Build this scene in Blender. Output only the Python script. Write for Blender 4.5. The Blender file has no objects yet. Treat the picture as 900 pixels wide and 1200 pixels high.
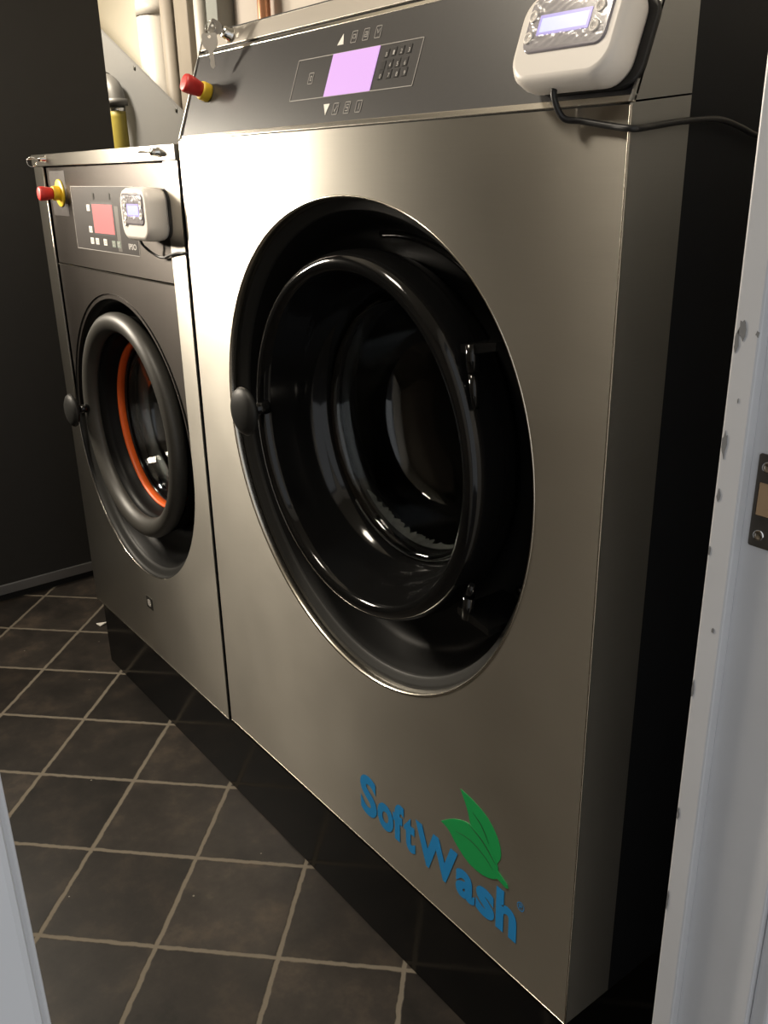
import bpy, bmesh, math, random
from mathutils import Vector, Matrix
from mathutils.geometry import tessellate_polygon
random.seed(4)
PI = math.pi
S = bpy.context.scene
COL = S.collection

# ------------------------------------------------------------------ materials
def new_mat(name):
    m = bpy.data.materials.new(name); m.use_nodes = True
    nt = m.node_tree; return m, nt, nt.nodes['Principled BSDF']
def nd(nt, t, **kw):
    n = nt.nodes.new(t)
    for k, v in kw.items(): setattr(n, k, v)
    return n
def plain(name, col, rough=.5, metal=0., spec=.5, noise=0., nscale=40., bump=0., coat=0., emit=None, estr=0.):
    m, nt, b = new_mat(name)
    b.inputs['Base Color'].default_value = (*col, 1)
    b.inputs['Roughness'].default_value = rough
    b.inputs['Metallic'].default_value = metal
    b.inputs['Specular IOR Level'].default_value = spec
    b.inputs['Coat Weight'].default_value = coat
    if emit:
        b.inputs['Emission Color'].default_value = (*emit, 1); b.inputs['Emission Strength'].default_value = estr
    tc = nd(nt, 'ShaderNodeTexCoord')
    if noise or bump:
        n = nd(nt, 'ShaderNodeTexNoise'); n.inputs['Scale'].default_value = nscale; n.inputs['Detail'].default_value = 6
        nt.links.new(tc.outputs['Object'], n.inputs['Vector'])
    if noise:
        mx = nd(nt, 'ShaderNodeMix', data_type='RGBA')
        mx.inputs['A'].default_value = (*[c * (1 - noise) for c in col], 1)
        mx.inputs['B'].default_value = (*[min(1, c * (1 + noise)) for c in col], 1)
        nt.links.new(n.outputs['Fac'], mx.inputs['Factor']); nt.links.new(mx.outputs['Result'], b.inputs['Base Color'])
    if bump:
        bp = nd(nt, 'ShaderNodeBump'); bp.inputs['Strength'].default_value = bump; bp.inputs['Distance'].default_value = .002
        nt.links.new(n.outputs['Fac'], bp.inputs['Height']); nt.links.new(bp.outputs['Normal'], b.inputs['Normal'])
    return m

def brushed(name, col, rough, aniso, rot=.25):
    m, nt, b = new_mat(name)
    b.inputs['Metallic'].default_value = 1
    b.inputs['Anisotropic'].default_value = aniso
    b.inputs['Anisotropic Rotation'].default_value = rot
    tg = nd(nt, 'ShaderNodeTangent', direction_type='RADIAL', axis='Z')
    nt.links.new(tg.outputs['Tangent'], b.inputs['Tangent'])
    tc = nd(nt, 'ShaderNodeTexCoord')
    mp = nd(nt, 'ShaderNodeMapping'); mp.inputs['Scale'].default_value = (12, 12, 900)
    nt.links.new(tc.outputs['Object'], mp.inputs['Vector'])
    n = nd(nt, 'ShaderNodeTexNoise'); n.inputs['Scale'].default_value = 1; n.inputs['Detail'].default_value = 3
    nt.links.new(mp.outputs['Vector'], n.inputs['Vector'])
    # faint smudges of wear
    n2 = nd(nt, 'ShaderNodeTexNoise'); n2.inputs['Scale'].default_value = 3.2; n2.inputs['Detail'].default_value = 5
    nt.links.new(tc.outputs['Object'], n2.inputs['Vector'])
    r = nd(nt, 'ShaderNodeMapRange'); r.inputs['To Min'].default_value = rough - .01; r.inputs['To Max'].default_value = rough + .015
    nt.links.new(n.outputs['Fac'], r.inputs['Value'])
    ad = nd(nt, 'ShaderNodeMath', operation='MULTIPLY_ADD'); ad.inputs[1].default_value = .10
    nt.links.new(n2.outputs['Fac'], ad.inputs[0]); nt.links.new(r.outputs['Result'], ad.inputs[2])
    nt.links.new(ad.outputs[0], b.inputs['Roughness'])
    mx = nd(nt, 'ShaderNodeMix', data_type='RGBA')
    mx.inputs['A'].default_value = (*[c * .97 for c in col], 1); mx.inputs['B'].default_value = (*[min(1, c * 1.03) for c in col], 1)
    nt.links.new(n.outputs['Fac'], mx.inputs['Factor']); nt.links.new(mx.outputs['Result'], b.inputs['Base Color'])
    return m

M = {}
M['steel'] = brushed('brushed stainless steel', (.60, .57, .51), .29, .89)
M['steel_side'] = brushed('brushed stainless side', (.50, .50, .48), .40, .5)
M['steel_dark'] = brushed('bronze grey brushed panel', (.085, .075, .068), .34, .7)
M['lid_steel'] = plain('satin steel lid', (.40, .37, .33), .5, .8)
M['steel_trim'] = plain('polished steel trim', (.70, .66, .58), .22, 1.)
M['chrome'] = plain('chrome', (.8, .8, .78), .1, 1.)
M['console'] = plain('dark glossy console film', (.035, .033, .034), .36, 0, .6, .12, 300)
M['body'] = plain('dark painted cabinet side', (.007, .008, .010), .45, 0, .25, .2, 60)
M['bezel'] = plain('charcoal moulded plastic', (.020, .020, .019), .5, 0, .28, .08, 90)
M['bezel_black'] = plain('satin black moulded plastic', (.007, .007, .007), .42, 0, .10, .08, 90)
M['gloss_black'] = plain('glossy black plastic', (.006, .006, .006), .10, 0, .42)
M['matt_ring'] = plain('satin dark grey plastic', (.045, .043, .038), .46, 0, .5, .06, 80)
M['key_film'] = plain('slightly raised film key', (.048, .046, .047), .3)
M['rubber'] = plain('black rubber', (.012, .012, .012), .5)
M['drum'] = plain('drum steel', (.16, .16, .155), .35, 1.)
M['orange'] = plain('orange seal rubber', (.80, .13, .02), .45)
M['red'] = plain('red plastic button', (.62, .035, .03), .42)
M['yellow'] = plain('yellow plastic', (.78, .52, .03), .45)
M['hose_yellow'] = plain('yellow hose', (.30, .24, .04), .5, 0, .4, .1, 30)
M['grey_fitting'] = plain('grey fitting', (.12, .115, .105), .5, .1)
M['white_plastic'] = plain('off white plastic', (.88, .83, .77), .38, 0, .45)
M['membrane'] = plain('crumpled clear film over grey keypad', (.30, .28, .31), .16, 0, .8, .35, 55, .0, .6)
M['print'] = plain('pale grey print', (.52, .50, .48), .5)
M['print_dim'] = plain('dim grey print', (.40, .38, .36), .5)
M['print_white'] = plain('white print', (.85, .82, .76), .5)
M['print_green'] = plain('grey green print', (.22, .27, .22), .5)
M['cable'] = plain('black cable', (.012, .012, .013), .4)
M['blue'] = plain('blue vinyl', (.022, .29, .68), .5)
M['green'] = plain('green vinyl', (.012, .38, .095), .5)
M['leaf_vein'] = plain('dark leaf vein', (.03, .10, .04), .5)
M['paint_white'] = plain('scuffed white gloss paint', (.60, .60, .61), .38, 0, .5, .05, 14, .15)
M['chip'] = plain('chipped paint grey primer', (.20, .20, .20), .6)
M['strike'] = plain('tarnished strike plate', (.16, .15, .135), .38, .85, .5, .25, 60)
M['wood'] = plain('bare timber', (.42, .28, .16), .6, 0, .3, .15, 50)
M['cream'] = plain('cream painted wall', (.82, .76, .62), .7, 0, .3, .03, 8)
M['black_board'] = plain('matt black wall board', (.025, .024, .023), .6, 0, .35, .10, 25)
M['edge_trim'] = plain('aluminium edge trim', (.35, .35, .36), .35, .8)
M['shaded_grey_panel'] = plain('light grey sheet panel', (.16, .159, .155), .6, 0, .4, .03, 12)  # light grey darkened in the colour to stand for shade on the panel
M['pipe_white'] = plain('white duct', (.50, .47, .42), .45)
M['pipe_grey'] = plain('stone grey painted timber', (.26, .23, .19), .55, 0, .3, .10, 9)
M['frame_green'] = plain('grey green frame', (.22, .235, .22), .5)
M['copper'] = plain('copper pipe', (.80, .40, .24), .3, .8)
M['ceiling'] = plain('ceiling paint', (.35, .33, .29), .8)
M['wall_dim'] = plain('dull wall paint', (.16, .14, .12), .8, 0, .2, .05, 5)
M['plinth'] = plain('glossy black plinth', (.004, .004, .004), .12, 0, .22, .1, 8)
M['key'] = plain('nickel key', (.60, .56, .50), .42, .6)
M['badge'] = plain('dark badge', (.05, .05, .045), .3, .5)
M['residue'] = plain('dried soap residue', (.13, .135, .13), .7, 0, .3, .6, 60)
M['screen_pink'] = plain('lit lavender display', (.1, .05, .1), .3, emit=(.78, .47, .88), estr=1.0)
M['screen_red'] = plain('lit salmon display', (.1, .02, .02), .3, emit=(1.0, .30, .27), estr=1.0)
M['screen_blue'] = plain('lit blue display', (.05, .05, .2), .3, emit=(.50, .52, 1.0), estr=1.3)
M['screen_rim'] = plain('display rim', (.25, .22, .45), .3, emit=(.45, .38, .95), estr=.5)
M['lamp'] = plain('lamp diffuser', (.9, .88, .8), .4, emit=(1.0, .86, .62), estr=1.)

def glass_mat():
    m, nt, b = new_mat('door glass')
    b.inputs['Base Color'].default_value = (.80, .83, .82, 1)
    b.inputs['Roughness'].default_value = .015
    b.inputs['Transmission Weight'].default_value = 1
    b.inputs['IOR'].default_value = 1.45
    return m
M['glass'] = glass_mat()

def tile_mat():
    m, nt, b = new_mat('slate tiles set diagonally with pale grout'); b.inputs['Specular IOR Level'].default_value = .22
    L = nt.links.new
    tc = nd(nt, 'ShaderNodeTexCoord')
    mp = nd(nt, 'ShaderNodeMapping', vector_type='POINT')
    # rotate 45 degrees, one unit per tile; a joint crossing lies on x=-1.955 at the plinth
    s = 1 / .2338
    mp.inputs['Rotation'].default_value = (0, 0, PI / 4)
    mp.inputs['Scale'].default_value = (s, s, s)
    sub = nd(nt, 'ShaderNodeVectorMath', operation='SUBTRACT'); sub.inputs[1].default_value = (-1.955, -.0055, 0)
    L(tc.outputs['Object'], sub.inputs[0]); L(sub.outputs[0], mp.inputs['Vector'])
    # wobble of the joints
    wn = nd(nt, 'ShaderNodeTexNoise'); wn.inputs['Scale'].default_value = 45; wn.inputs['Detail'].default_value = 6
    L(tc.outputs['Object'], wn.inputs['Vector'])
    wa = nd(nt, 'ShaderNodeVectorMath', operation='MULTIPLY_ADD'); wa.inputs[1].default_value = (.03, .03, 0)
    L(wn.outputs['Color'], wa.inputs[0]); L(mp.outputs['Vector'], wa.inputs[2])
    wb = nd(nt, 'ShaderNodeVectorMath', operation='SUBTRACT'); wb.inputs[1].default_value = (.015, .015, 0)
    L(wa.outputs[0], wb.inputs[0])
    sp = nd(nt, 'ShaderNodeSeparateXYZ'); L(wb.outputs[0], sp.inputs[0])
    ds = []
    for ax in 'XY':
        p = nd(nt, 'ShaderNodeMath', operation='PINGPONG'); p.inputs[1].default_value = .5
        L(sp.outputs[ax], p.inputs[0]); ds.append(p)
    mn = nd(nt, 'ShaderNodeMath', operation='MINIMUM'); L(ds[0].outputs[0], mn.inputs[0]); L(ds[1].outputs[0], mn.inputs[1])
    gr = nd(nt, 'ShaderNodeMapRange', interpolation_type='SMOOTHSTEP'); gr.inputs['From Min'].default_value = .013; gr.inputs['From Max'].default_value = .026
    L(mn.outputs[0], gr.inputs['Value'])                     # 0 grout .. 1 tile
    fl = nd(nt, 'ShaderNodeVectorMath', operation='FLOOR'); L(wb.outputs[0], fl.inputs[0])
    wh = nd(nt, 'ShaderNodeTexWhiteNoise', noise_dimensions='3D'); L(fl.outputs[0], wh.inputs['Vector'])
    n1 = nd(nt, 'ShaderNodeTexNoise'); n1.inputs['Scale'].default_value = 9; n1.inputs['Detail'].default_value = 8; n1.inputs['Roughness'].default_value = .65
    ov = nd(nt, 'ShaderNodeVectorMath', operation='MULTIPLY_ADD'); ov.inputs[1].default_value = (7, 7, 7)
    L(wh.outputs['Color'], ov.inputs[0]); L(tc.outputs['Object'], ov.inputs[2]); L(ov.outputs[0], n1.inputs['Vector'])
    cr = nd(nt, 'ShaderNodeValToRGB'); e = cr.color_ramp.elements
    e[0].position = .30; e[0].color = (.015, .0135, .012, 1); e[1].position = .74; e[1].color = (.075, .058, .044, 1)
    e2 = cr.color_ramp.elements.new(.52); e2.color = (.033, .028, .024, 1)
    L(n1.outputs['Fac'], cr.inputs['Fac'])
    tv = nd(nt, 'ShaderNodeMapRange'); tv.inputs['To Min'].default_value = .55; tv.inputs['To Max'].default_value = 1.3
    L(wh.outputs['Value'], tv.inputs['Value'])
    sc = nd(nt, 'ShaderNodeVectorMath', operation='SCALE'); L(cr.outputs['Color'], sc.inputs[0]); L(tv.outputs['Result'], sc.inputs['Scale'])
    vo = nd(nt, 'ShaderNodeTexVoronoi'); vo.inputs['Scale'].default_value = 13; vo.inputs['Randomness'].default_value = 1
    L(tc.outputs['Object'], vo.inputs['Vector'])
    sk = nd(nt, 'ShaderNodeMath', operation='LESS_THAN'); sk.inputs[1].default_value = .028; L(vo.outputs['Distance'], sk.inputs[0])
    sg = nd(nt, 'ShaderNodeMix', data_type='RGBA'); sg.inputs['B'].default_value = (.22, .20, .17, 1)
    L(sk.outputs[0], sg.inputs['Factor']); L(sc.outputs[0], sg.inputs['A'])
    mx = nd(nt, 'ShaderNodeMix', data_type='RGBA'); mx.inputs['A'].default_value = (.19, .165, .13, 1)
    L(gr.outputs['Result'], mx.inputs['Factor']); L(sg.outputs['Result'], mx.inputs['B']); L(mx.outputs['Result'], b.inputs['Base Color'])
    rr = nd(nt, 'ShaderNodeMapRange'); rr.inputs['To Min'].default_value = .9; rr.inputs['To Max'].default_value = .48
    L(gr.outputs['Result'], rr.inputs['Value']); L(rr.outputs['Result'], b.inputs['Roughness'])
    ad = nd(nt, 'ShaderNodeMath', operation='MULTIPLY_ADD'); ad.inputs[1].default_value = .35
    L(n1.outputs['Fac'], ad.inputs[0]); L(gr.outputs['Result'], ad.inputs[2])
    bp = nd(nt, 'ShaderNodeBump'); bp.inputs['Strength'].default_value = .5; bp.inputs['Distance'].default_value = .0025
    L(ad.outputs[0], bp.inputs['Height']); L(bp.outputs['Normal'], b.inputs['Normal'])
    return m
M['tile'] = tile_mat()

# ------------------------------------------------------------------ mesh builder
class MB:
    def __init__(self, T=None): self.bm = bmesh.new(); self.T = T or Matrix.Identity(4)
    def v(self, p): return self.bm.verts.new(self.T @ Vector(p))
    def face(self, vs, smooth=False):
        try: f = self.bm.faces.new(vs)
        except ValueError: return
        f.smooth = smooth
    def box(self, x0, x1, y0, y1, z0, z1, bev=0., seg=2):
        b = bmesh.new()
        vs = [b.verts.new((x, y, z)) for x in (x0, x1) for y in (y0, y1) for z in (z0, z1)]
        for q in ((0,1,3,2),(4,6,7,5),(0,4,5,1),(2,3,7,6),(0,2,6,4),(1,5,7,3)): b.faces.new([vs[i] for i in q])
        if bev: bmesh.ops.bevel(b, geom=b.edges[:], offset=bev, segments=seg, profile=.5, affect='EDGES')
        self.merge(b, smooth=False); return self
    def shell(self, x0, x1, y0, y1, z0, z1, t=.003):
        """open-fronted sheet box"""
        o = [self.v((x, y, z)) for x in (x0, x1) for y in (y0, y1) for z in (z0, z1)]
        i = [self.v((x, y, z)) for x in (x0+t, x1-t) for y in (y0, y1-t) for z in (z0+t, z1-t)]
        for q in ((0,1,3,2),(4,6,7,5),(2,3,7,6),(0,2,6,4),(1,5,7,3)):
            self.face([o[k] for k in q]); self.face([i[k] for k in q[::-1]])
        for a, b in ((0,1),(1,5),(5,4),(4,0)): self.face([o[a], o[b], i[b], i[a]])
        return self
    def merge(self, b, smooth=None):
        b.verts.index_update(); mp = [self.v(v.co) for v in b.verts]
        for f in b.faces:
            self.face([mp[v.index] for v in f.verts], f.smooth if smooth is None else smooth)
        b.free()
    def poly(self, loops, y0, y1, smooth_side=False):
        """prism: 2-D loops in (x,z), first is the outline, the rest are holes; y0 front, y1 back"""
        tri = tessellate_polygon([[Vector((x, z, 0)) for x, z in lp] for lp in loops])
        flat = [p for lp in loops for p in lp]
        a = [self.v((x, y0, z)) for x, z in flat]; c = [self.v((x, y1, z)) for x, z in flat]
        for t in tri:
            self.face([a[i] for i in t]); self.face([c[i] for i in reversed(t)])
        k = 0
        for lp in loops:
            n = len(lp)
            for i in range(n):
                j = (i + 1) % n; self.face([a[k+i], a[k+j], c[k+j], c[k+i]], smooth_side)
            k += n
        return self
    def lathe(self, prof, cx, cz, n=96, rf=None, a0=0., a1=2*PI, closed=False, smooth=True):
        """profile of (radius, y) turned about the Y axis through (cx, cz)"""
        full = abs(a1 - a0 - 2*PI) < 1e-6; m = n if full else n + 1
        rings = []
        for r, y in prof:
            if r < 1e-6: rings.append([self.v((cx, y, cz))]); continue
            rg = []
            for i in range(m):
                t = a0 + (a1 - a0) * i / n; k = rf(t) if rf else 1.
                rg.append(self.v((cx + r*k*math.cos(t), y, cz + r*k*math.sin(t))))
            rings.append(rg)
        pr = list(zip(rings[:-1], rings[1:]))
        if closed: pr.append((rings[-1], rings[0]))
        for A, B in pr:
            for i in range(n):
                j = (i + 1) % m
                if len(A) == 1 and len(B) == 1: continue
                if len(A) == 1: self.face([A[0], B[i], B[j]], smooth)
                elif len(B) == 1: self.face([A[i], B[0], A[j]], smooth)
                else: self.face([A[i], B[i], B[j], A[j]], smooth)
        return self
    def tube(self, pts, r, n=12, cap=True):
        pts = [Vector(p) for p in pts]; rs = r if isinstance(r, (list, tuple)) else [r]*len(pts)
        rings = []; up = None
        for i, p in enumerate(pts):
            d = (pts[min(i+1, len(pts)-1)] - pts[max(i-1, 0)]).normalized()
            if up is None: up = Vector((0, 0, 1)) if abs(d.z) < .9 else Vector((1, 0, 0))
            s = d.cross(up).normalized(); up = s.cross(d).normalized()
            rings.append([self.v(p + rs[i]*(math.cos(2*PI*k/n)*s + math.sin(2*PI*k/n)*up)) for k in range(n)])
        for A, B in zip(rings[:-1], rings[1:]):
            for k in range(n): self.face([A[k], A[(k+1)%n], B[(k+1)%n], B[k]], True)
        if cap: self.face(rings[0][::-1]); self.face(rings[-1])
        return self
    def build(self, name, mat, parent=None):
        bmesh.ops.remove_doubles(self.bm, verts=self.bm.verts[:], dist=1e-6)
        bmesh.ops.recalc_face_normals(self.bm, faces=self.bm.faces[:])
        me = bpy.data.meshes.new(name); self.bm.to_mesh(me); self.bm.free()
        me.materials.append(M[mat]); o = bpy.data.objects.new(name, me); COL.objects.link(o)
        if parent: o.parent = parent; o.matrix_parent_inverse = parent_matrix(parent).inverted()
        return o
def parent_matrix(p):
    m = Matrix.LocRotScale(p.location, p.rotation_euler, p.scale)
    return parent_matrix(p.parent) @ p.matrix_parent_inverse @ m if p.parent else m
def thing(name, label, cat, loc, group=None):
    o = bpy.data.objects.new(name, None); COL.objects.link(o); o.location = loc; o.empty_display_size = .1
    o['label'] = label; o['category'] = cat
    if group: o['group'] = group
    return o
def tag(o, label, cat, group=None):
    o['label'] = label; o['category'] = cat
    if group: o['group'] = group
    return o
def struct(o): o['kind'] = 'structure'; return o
def spline(pts, k=8):
    P = [Vector(p) for p in pts]; P = [2*P[0]-P[1]] + P + [2*P[-1]-P[-2]]; out = []
    for i in range(1, len(P)-2):
        a, b, c, d = P[i-1:i+3]
        for j in range(k):
            t = j/k; out.append(.5*((2*b)+(c-a)*t+(2*a-5*b+4*c-d)*t*t+(3*b-a-3*c+d)*t**3))
    out.append(P[-2]); return out
def circle(cx, cz, r, n=96, rf=None, a0=0., a1=2*PI):
    return [(cx + r*(rf(t) if rf else 1)*math.cos(t), cz + r*(rf(t) if rf else 1)*math.sin(t)) for t in (a0 + (a1-a0)*i/n for i in range(n))]
def rrect(x0, x1, z0, z1, r, n=6):
    out = []
    for cx, cz, a in ((x1-r, z1-r, 0), (x0+r, z1-r, PI/2), (x0+r, z0+r, PI), (x1-r, z0+r, 3*PI/2)):
        for i in range(n+1):
            t = a + PI/2*i/n; out.append((cx + r*math.cos(t), cz + r*math.sin(t)))
    return out
def text_mesh(mb, s, x, z, h, y=0., width=None, bold=0., t=.0006):
    """flat lettering in the local x-z plane facing -y"""
    cu = bpy.data.curves.new('t', 'FONT'); cu.body = s; cu.size = h / .73; cu.offset = bold; cu.resolution_u = 5
    cu.fill_mode = 'FRONT'
    o = bpy.data.objects.new('t', cu); COL.objects.link(o)
    dg = bpy.context.evaluated_depsgraph_get(); me = bpy.data.meshes.new_from_object(o.evaluated_get(dg))
    bpy.data.objects.remove(o); bpy.data.curves.remove(cu)
    xs = [v.co.x for v in me.vertices]
    if xs:
        x0, x1 = min(xs), max(xs); k = width / (x1 - x0) if width else 1.
        vs = [mb.v((x + (v.co.x - x0) * k, y, z + v.co.y)) for v in me.vertices]
        for p in me.polygons: mb.face([vs[i] for i in p.vertices])
    bpy.data.meshes.remove(me)
def outline(mb, x0, x1, z0, z1, w, y, t=.0004, r=0.0012):
    mb.poly([rrect(x0, x1, z0, z1, r, 3), rrect(x0+w, x1-w, z0+w, z1-w, max(r-w, .0003), 3)], y-t, y)

# ------------------------------------------------------------------ the setting
CAMH = 1.3513
CEIL = 2.55
struct(MB().box(-5.0, 1.6, -2.2, 1.3, -.05, 0).build('floor', 'tile'))
struct(MB().box(-5.0, -.286, -2.2, 1.3, CEIL, CEIL+.05).build('ceiling', 'ceiling'))
struct(MB().box(-5.0, -.286, 1.2, 1.28, 0, CEIL).build('wall_back', 'cream'))
struct(MB().box(-5.0, -4.92, -2.2, 1.2, 0, CEIL).build('wall_outer', 'cream'))
struct(MB().box(-5.0, -.286, -2.2, -2.12, 0, CEIL).build('wall_front', 'wall_dim'))
# black boarded partition left of the washers, stopping short of the back wall
struct(MB().box(-3.05, -2.99, -2.12, .449, .062, CEIL).build('wall_left', 'black_board'))
struct(MB().box(-3.052, -2.984, -2.12, .452, .028, .062, .002).build('trim_1', 'edge_trim'))
struct(MB().box(-3.04, -3.0, -2.12, .44, 0, .028).build('shadow_gap_left', 'rubber'))  # black strip standing in for the shadow gap below the trim
# wall with the doorway the picture is taken through
YR, YL = -.15, -.698
w = MB(); w.box(-.365, -.294, YR+.03, 1.2, 0, CEIL); w.box(-.365, -.294, -2.12, YL-.03, 0, CEIL); w.box(-.365, -.294, YL-.03, YR+.03, 2.06, CEIL)
struct(w.build('wall_right', 'paint_white'))
door = bpy.data.objects.new('door_1', None); COL.objects.link(door); door.location = (-.33, YR, 0); door['kind'] = 'structure'
def jamb(y, s):
    # s=+1: jamb right of the opening (solid towards +y)
    a = MB(); ys = sorted((y + (.012 if s > 0 else .013)*s, y + .045*s)); a.box(-.373, -.286, ys[0], ys[1], 0, 2.05, .0015); a.build('door_jamb', 'paint_white', door)
    b = MB(); ys = sorted((y, y + .0125*s)); s > 0 and b.box(-.3735, -.352, ys[0], ys[1], 0, 2.05, .002); b.build('door_stop', 'paint_white', door) if s > 0 else b.bm.free()
    c = MB(); ys = sorted((y + .018*s, y + .085*s)); c.box(-.286, -.270, ys[0], ys[1], 0, 2.1, .003); c.build('architrave', 'paint_white', door)
jamb(YR, 1); jamb(YL, -1)
MB().box(-.373, -.286, YL-.045, YR+.045, 2.05, 2.09).build('door_head', 'paint_white', door)
yj = YR + .012
sp = MB(); sp.poly([rrect(-.346, -.318, 1.071, 1.146, .002), rrect(-.3435, -.327, 1.0965, 1.1235, .0015)], yj-.0015, yj+.0005); sp = sp.build('strike_plate', 'strike', door)
MB().box(-.3432, -.3273, yj-.0008, yj+.0004, 1.0968, 1.1232).build('latch_recess', 'wood', sp)
for z in (1.081, 1.136):
    k = MB(); k.lathe([(.0045, yj-.0016), (.0042, yj-.0026), (.0028, yj-.0018), (0, yj-.0018)], -.338, z, 20); k.build('screw', 'chrome', sp)
# paint chips on the door stop
random.seed(9)
ch = MB()
def chip(cx, cz, w_, h_):
    pts = [(cx + w_*math.cos(t)*random.uniform(.45, 1), cz + h_*math.sin(t)*random.uniform(.5, 1)) for t in [2*PI*i/11 for i in range(11)]]
    ch.poly([pts], YR-.0004, YR+.0002)
for c in ((-.3665, 1.238, .0045, .010), (-.3700, 1.229, .0026, .012), (-.3700, 1.150, .0030, .014), (-.3695, 1.108, .0022, .006), (-.3716, 1.06, .0014, .006),
          (-.3540, 1.236, .0018, .003), (-.3715, .93, .0013, .012), (-.3712, .80, .0016, .009), (-.3600, .992, .0018, .003), (-.3715, .70, .0016, .014), (-.3630, 1.185, .0008, .002)):
    chip(*c)
ch.build('paint_chips', 'chip', door)

# ------------------------------------------------------------------ plinth
pl = MB(); pl.box(-2.375, -.615, .006, .84, 0, .1935, .003)
tag(pl.build('plinth', 'plinth'), 'long low glossy black plinth under both washing machines', 'plinth')

# ------------------------------------------------------------------ shared door pieces
def knob(root, cx, cz, y0, y1):
    st = MB(); st.lathe([(.0, y0), (.0105, y0), (.0115, y0-.008), (.0105, y0-.012), (.0105, y1+.006), (0, y1+.006)], cx, cz, 28)
    st = st.build('handle_stem', 'gloss_black', root)
    k = MB(); pr = [(0, y1+.010), (.013, y1+.010), (.020, y1+.006), (.034, y1+.002), (.0405, y1-.002), (.042, y1-.006), (.039, y1-.011), (.030, y1-.016), (.016, y1-.0195), (0, y1-.0205)]
    k.lathe(pr, cx, cz, 48); k.build('handle_knob', 'bezel', root)

def rf_large(t):
    a = (.0016, -.0034, -.0034, .0046, -.001, .0008)
    return 1 + (a[0]*math.cos(2*t)+a[1]*math.sin(2*t)+a[2]*math.cos(3*t)+a[3]*math.sin(3*t)+a[4]*math.cos(4*t)+a[5]*math.sin(4*t))/.3808

# ------------------------------------------------------------------ large washing machine
X0, X1, ZB, ZT = -1.585, -.600, .206, 1.4065
W1 = thing('washing_machine', 'large stainless washer with glossy black round door and blue and green logo', 'washing machine', (-1.09, .45, .199))
cx, cz, R0 = -1.080, .9465, .3808
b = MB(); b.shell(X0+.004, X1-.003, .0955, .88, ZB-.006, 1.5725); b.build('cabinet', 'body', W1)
f = MB()
f.poly([[(X0, ZB), (X1-.0015, ZB), (X1-.0015, ZT), (X0, ZT)], circle(cx, cz, R0, 128, rf_large)], 0, .0025, True)
f.build('front_panel', 'steel', W1)
# bright folded corner, side return and the flange under the front
f = MB(); f.box(X1-.0022, X1+.0004, -.0006, .0022, ZB, ZT, .0008, 2); f.build('corner_edge', 'steel_trim', W1)
f = MB(); T = [(.0015, ZB), (.094, ZB), (.094, 1.4172), (.0015, 1.4078)]
a_ = [f.v((X1, y, z)) for y, z in T]; c_ = [f.v((X1-.003, y, z)) for y, z in T]
f.face(a_); f.face(c_[::-1])
for i in range(4): f.face([a_[i], a_[(i+1) % 4], c_[(i+1) % 4], c_[i]])
f.build('side_panel', 'steel_side', W1)
f = MB(); f.box(X0, X0+.003, .0025, .094, ZB, ZT); f.build('side_panel', 'steel_side', W1)
f = MB(); f.box(X0+.003, X1-.003, .0025, .094, ZB-.002, ZB+.001); f.build('bottom_flange', 'steel_trim', W1)
f = MB(); f.box(X0, X1, -.0009, .0022, ZB-.0006, ZB+.0012, .0006); f.build('bottom_edge', 'steel_trim', W1)
# rolled lip, bezel
lp = MB(); lp.lathe([(R0+.0006, .0026), (R0+.0010, -.0004), (R0-.0004, -.0012), (R0-.0020, .0002), (R0-.0036, .003), (R0-.0046, .010), (R0-.0052, .019), (R0-.001, .021)], cx, cz, 144, rf_large)
lp.build('opening_lip', 'steel_trim', W1)
bz = MB(); R = R0 - .0035
br = MB(); br.lathe([(R-.001, .016), (R-.003, .0175), (R-.0065, .018), (R-.0080, .0205), (R-.0115, .021), (R-.0130, .0235), (R-.016, .024), (R-.0175, .028), (R-.019, .034)], cx, cz, 144, lambda t: 1+(rf_large(t)-1)*.9); br.build('bezel_rim', 'bezel', W1)
bz.lathe([(R-.018, .030), (R-.021, .036), (R-.026, .046), (R-.038, .074), (R-.048, .086), (R-.064, .091), (.300, .092), (.285, .090), (.262, .088), (.246, .10), (.240, .13)], cx, cz, 144, lambda t: 1+(rf_large(t)-1)*.9)
bezel = bz.build('bezel', 'bezel_black', W1)
# raised rib arcs moulded on the recessed face
for a0, a1 in ((math.radians(35), math.radians(96)), (math.radians(-22), math.radians(18))):
    rb = MB(); rb.tube([(cx+.318*math.cos(a0+(a1-a0)*i/40), .090, cz+.318*math.sin(a0+(a1-a0)*i/40)) for i in range(41)], .0065, 10); rb.build('rib', 'gloss_black', bezel)
# door: glossy ring, funnel, glass bowl
D1 = bpy.data.objects.new('door', None); COL.objects.link(D1); D1.parent = W1; D1.location = (cx, .02, cz); D1.matrix_parent_inverse = parent_matrix(W1).inverted()
cz2 = .962
rg = MB(); rg.lathe([(.262, .088), (.274, .080), (.2815, .062), (.2855, .040), (.2850, .016), (.2805, -.001), (.2735, -.0090), (.2655, -.0105), (.2590, -.0085), (.2545, -.0020), (.2520, .008),
                     (.2475, .026), (.2420, .045), (.2370, .060), (.2340, .080), (.2250, .092), (.2200, .100), (.2160, .112), (.2150, .130), (.240, .132)], cx, cz2, 144)
rg.build('door_ring', 'gloss_black', D1)
gl = MB(); gl.lathe([(.2145, .104), (.2140, .112), (.2060, .120), (.1950, .160), (.1800, .200), (.1620, .222), (.1300, .236), (.07, .243), (0, .245),
                     ], cx, cz2, 96)
gl.lathe([(0, .240), (.07, .238), (.1280, .231), (.1585, .217), (.1755, .197), (.1905, .158), (.2020, .116), (.2100, .104), (.2145, .104)], cx, cz2, 96)
gl.build('door_glass', 'glass', D1)
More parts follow.
